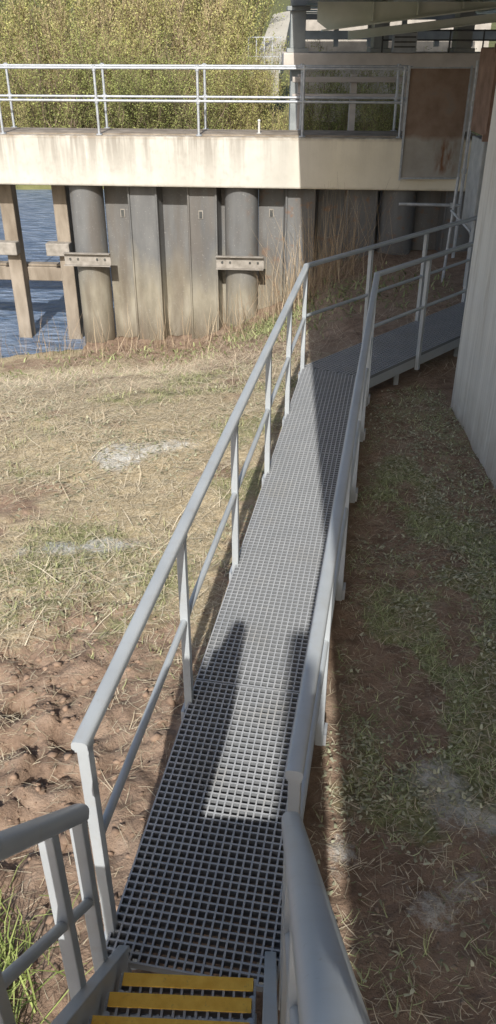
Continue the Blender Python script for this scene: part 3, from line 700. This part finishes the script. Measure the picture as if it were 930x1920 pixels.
def clods(n,name,label,xr,yr,keep,cc,smax):
    px,py=sample(n,*xr,*yr,keep); ico=bmesh.new(); bmesh.ops.create_icosphere(ico,subdivisions=1,radius=1)
    bv=np.array([v.co[:] for v in ico.verts]); bf=np.array([[v.index for v in f.verts] for f in ico.faces]); ico.free()
    vs=[];fs=[];cs=[]
    z0=gz(px,py)
    for i in range(n):
        s=.003+smax*rng.random()**4
        v=bv*rng.uniform(.4,1.4,(len(bv),1))*s*np.array([1,rng.uniform(.6,1.4),rng.uniform(.25,.6)])
        vs.append(v+np.array([px[i],py[i],z0[i]])); fs.append(bf+i*len(bv)); cs.append(np.tile(np.array(cc)*rng.uniform(.75,1.2),(len(bv),1)))
    npmesh(name,np.concatenate(vs),np.concatenate(fs),M_CLOD,np.concatenate(cs),kind='stuff',label=label,category='ground cover')
clods(2200,'soil_clods','clods of brown soil on the churned bank',(-2.6,-.1),(1.5,4.9),lambda a,b,s,g,c,dl,dr:(a<dl-.03)*s*(.25+1.5*np.exp(-((a+1.6)/.7)**2-((b-3.3)/.9)**2)),(.28,.195,.14),.034)
clods(700,'small_stones','small stones and crumbs of soil by the walkway',(.2,2.1),(1.0,7.5),lambda a,b,s,g,c,dl,dr:(a>dr+.03)*s,(.32,.25,.19),.02)

# ---------------------------------------------------------------- person on the landing (casts the shadow on the grating)
def skin(name,pts,edges,radii,mat,parent):
    me=bpy.data.meshes.new(name); me.from_pydata(pts,edges,[]); o=bpy.data.objects.new(name,me); COL.objects.link(o)
    md=o.modifiers.new('skin','SKIN'); sk=me.skin_vertices[0].data if me.skin_vertices else None
    if sk is None:
        bm=bmesh.new(); bm.from_mesh(me); bm.verts.layers.skin.verify(); bm.to_mesh(me); bm.free(); sk=me.skin_vertices[0].data
    for i,r in enumerate(radii): sk[i].radius=(r,r) if not isinstance(r,tuple) else r
    sk[0].use_root=True
    s=o.modifiers.new('sub','SUBSURF'); s.levels=1; s.render_levels=2
    me.materials.append(mat); o.parent=parent; o.matrix_parent_inverse=Matrix.Translation(-parent.location); return o
M_CLOTH=simple('navy_work_clothes',(.03,.04,.08),(.05,.06,.11),9,.9)
def person(px0,py0,zf,label):
    pe=thing('person',V(px0,py0,zf),label,'person')
    def q(x,y,z_): return (px0+x,py0+y,zf+z_)
    pts=[q(0,0,.95),q(.01,0,1.15),q(.03,0,1.36),q(.06,.02,1.5),q(.09,.04,1.62),q(.11,.05,1.74),
     q(-.03,-.09,.88),q(-.06,-.08,.5),q(-.08,-.10,.09),q(-.08,.02,.04),
     q(.01,.09,.88),q(.00,.12,.5),q(.00,.10,.09),q(.00,.22,.04),
     q(-.04,-.14,1.38),q(-.12,-.16,1.13),q(-.12,-.06,.90),
     q(.05,.16,1.38),q(.02,.20,1.14),q(.04,.16,.93)]
    ed=[(0,1),(1,2),(2,3),(3,4),(4,5),(0,6),(6,7),(7,8),(8,9),(0,10),(10,11),(11,12),(12,13),(2,14),(14,15),(15,16),(2,17),(17,18),(18,19)]
    rr=[.15,.145,.13,.085,.065,.04,.11,.08,.06,.04,.11,.08,.06,.04,.07,.055,.04,.07,.05,.035]
    skin('body',pts,ed,rr,M_CLOTH,pe)
person(-.56,-.38,LZ,'person in dark work clothes standing on the landing')

# ---------------------------------------------------------------- light, camera
w=bpy.data.worlds.new('World'); sc.world=w; w.use_nodes=True; nt=w.node_tree
sky=nt.nodes.new('ShaderNodeTexSky'); sky.sky_type='NISHITA'; sky.sun_disc=False; sky.sun_elevation=SUN_EL; sky.sun_rotation=math.pi+SUN_AZ
sky.dust_density=2.5
nt.links.new(sky.outputs[0],nt.nodes['Background'].inputs[0]); nt.nodes['Background'].inputs[1].default_value=.14
d=V(math.sin(SUN_AZ)*math.cos(SUN_EL),math.cos(SUN_AZ)*math.cos(SUN_EL),-math.sin(SUN_EL))
ld=bpy.data.lights.new('sun','SUN'); ld.energy=5.0; ld.angle=rad(.5); ld.color=(1,.955,.89)
lo=bpy.data.objects.new('sun',ld); lo.rotation_euler=d.to_track_quat('-Z','Y').to_euler(); lo.location=(0,-10,20); COL.objects.link(lo)
cd=bpy.data.cameras.new('camera'); cd.sensor_fit='VERTICAL'; cd.sensor_height=24; cd.lens=24*1500/1920; cd.clip_start=.02; cd.clip_end=2000
co=bpy.data.objects.new('camera',cd); co.location=(0,0,3.13); co.rotation_euler=(rad(59),0,0); COL.objects.link(co); sc.camera=co
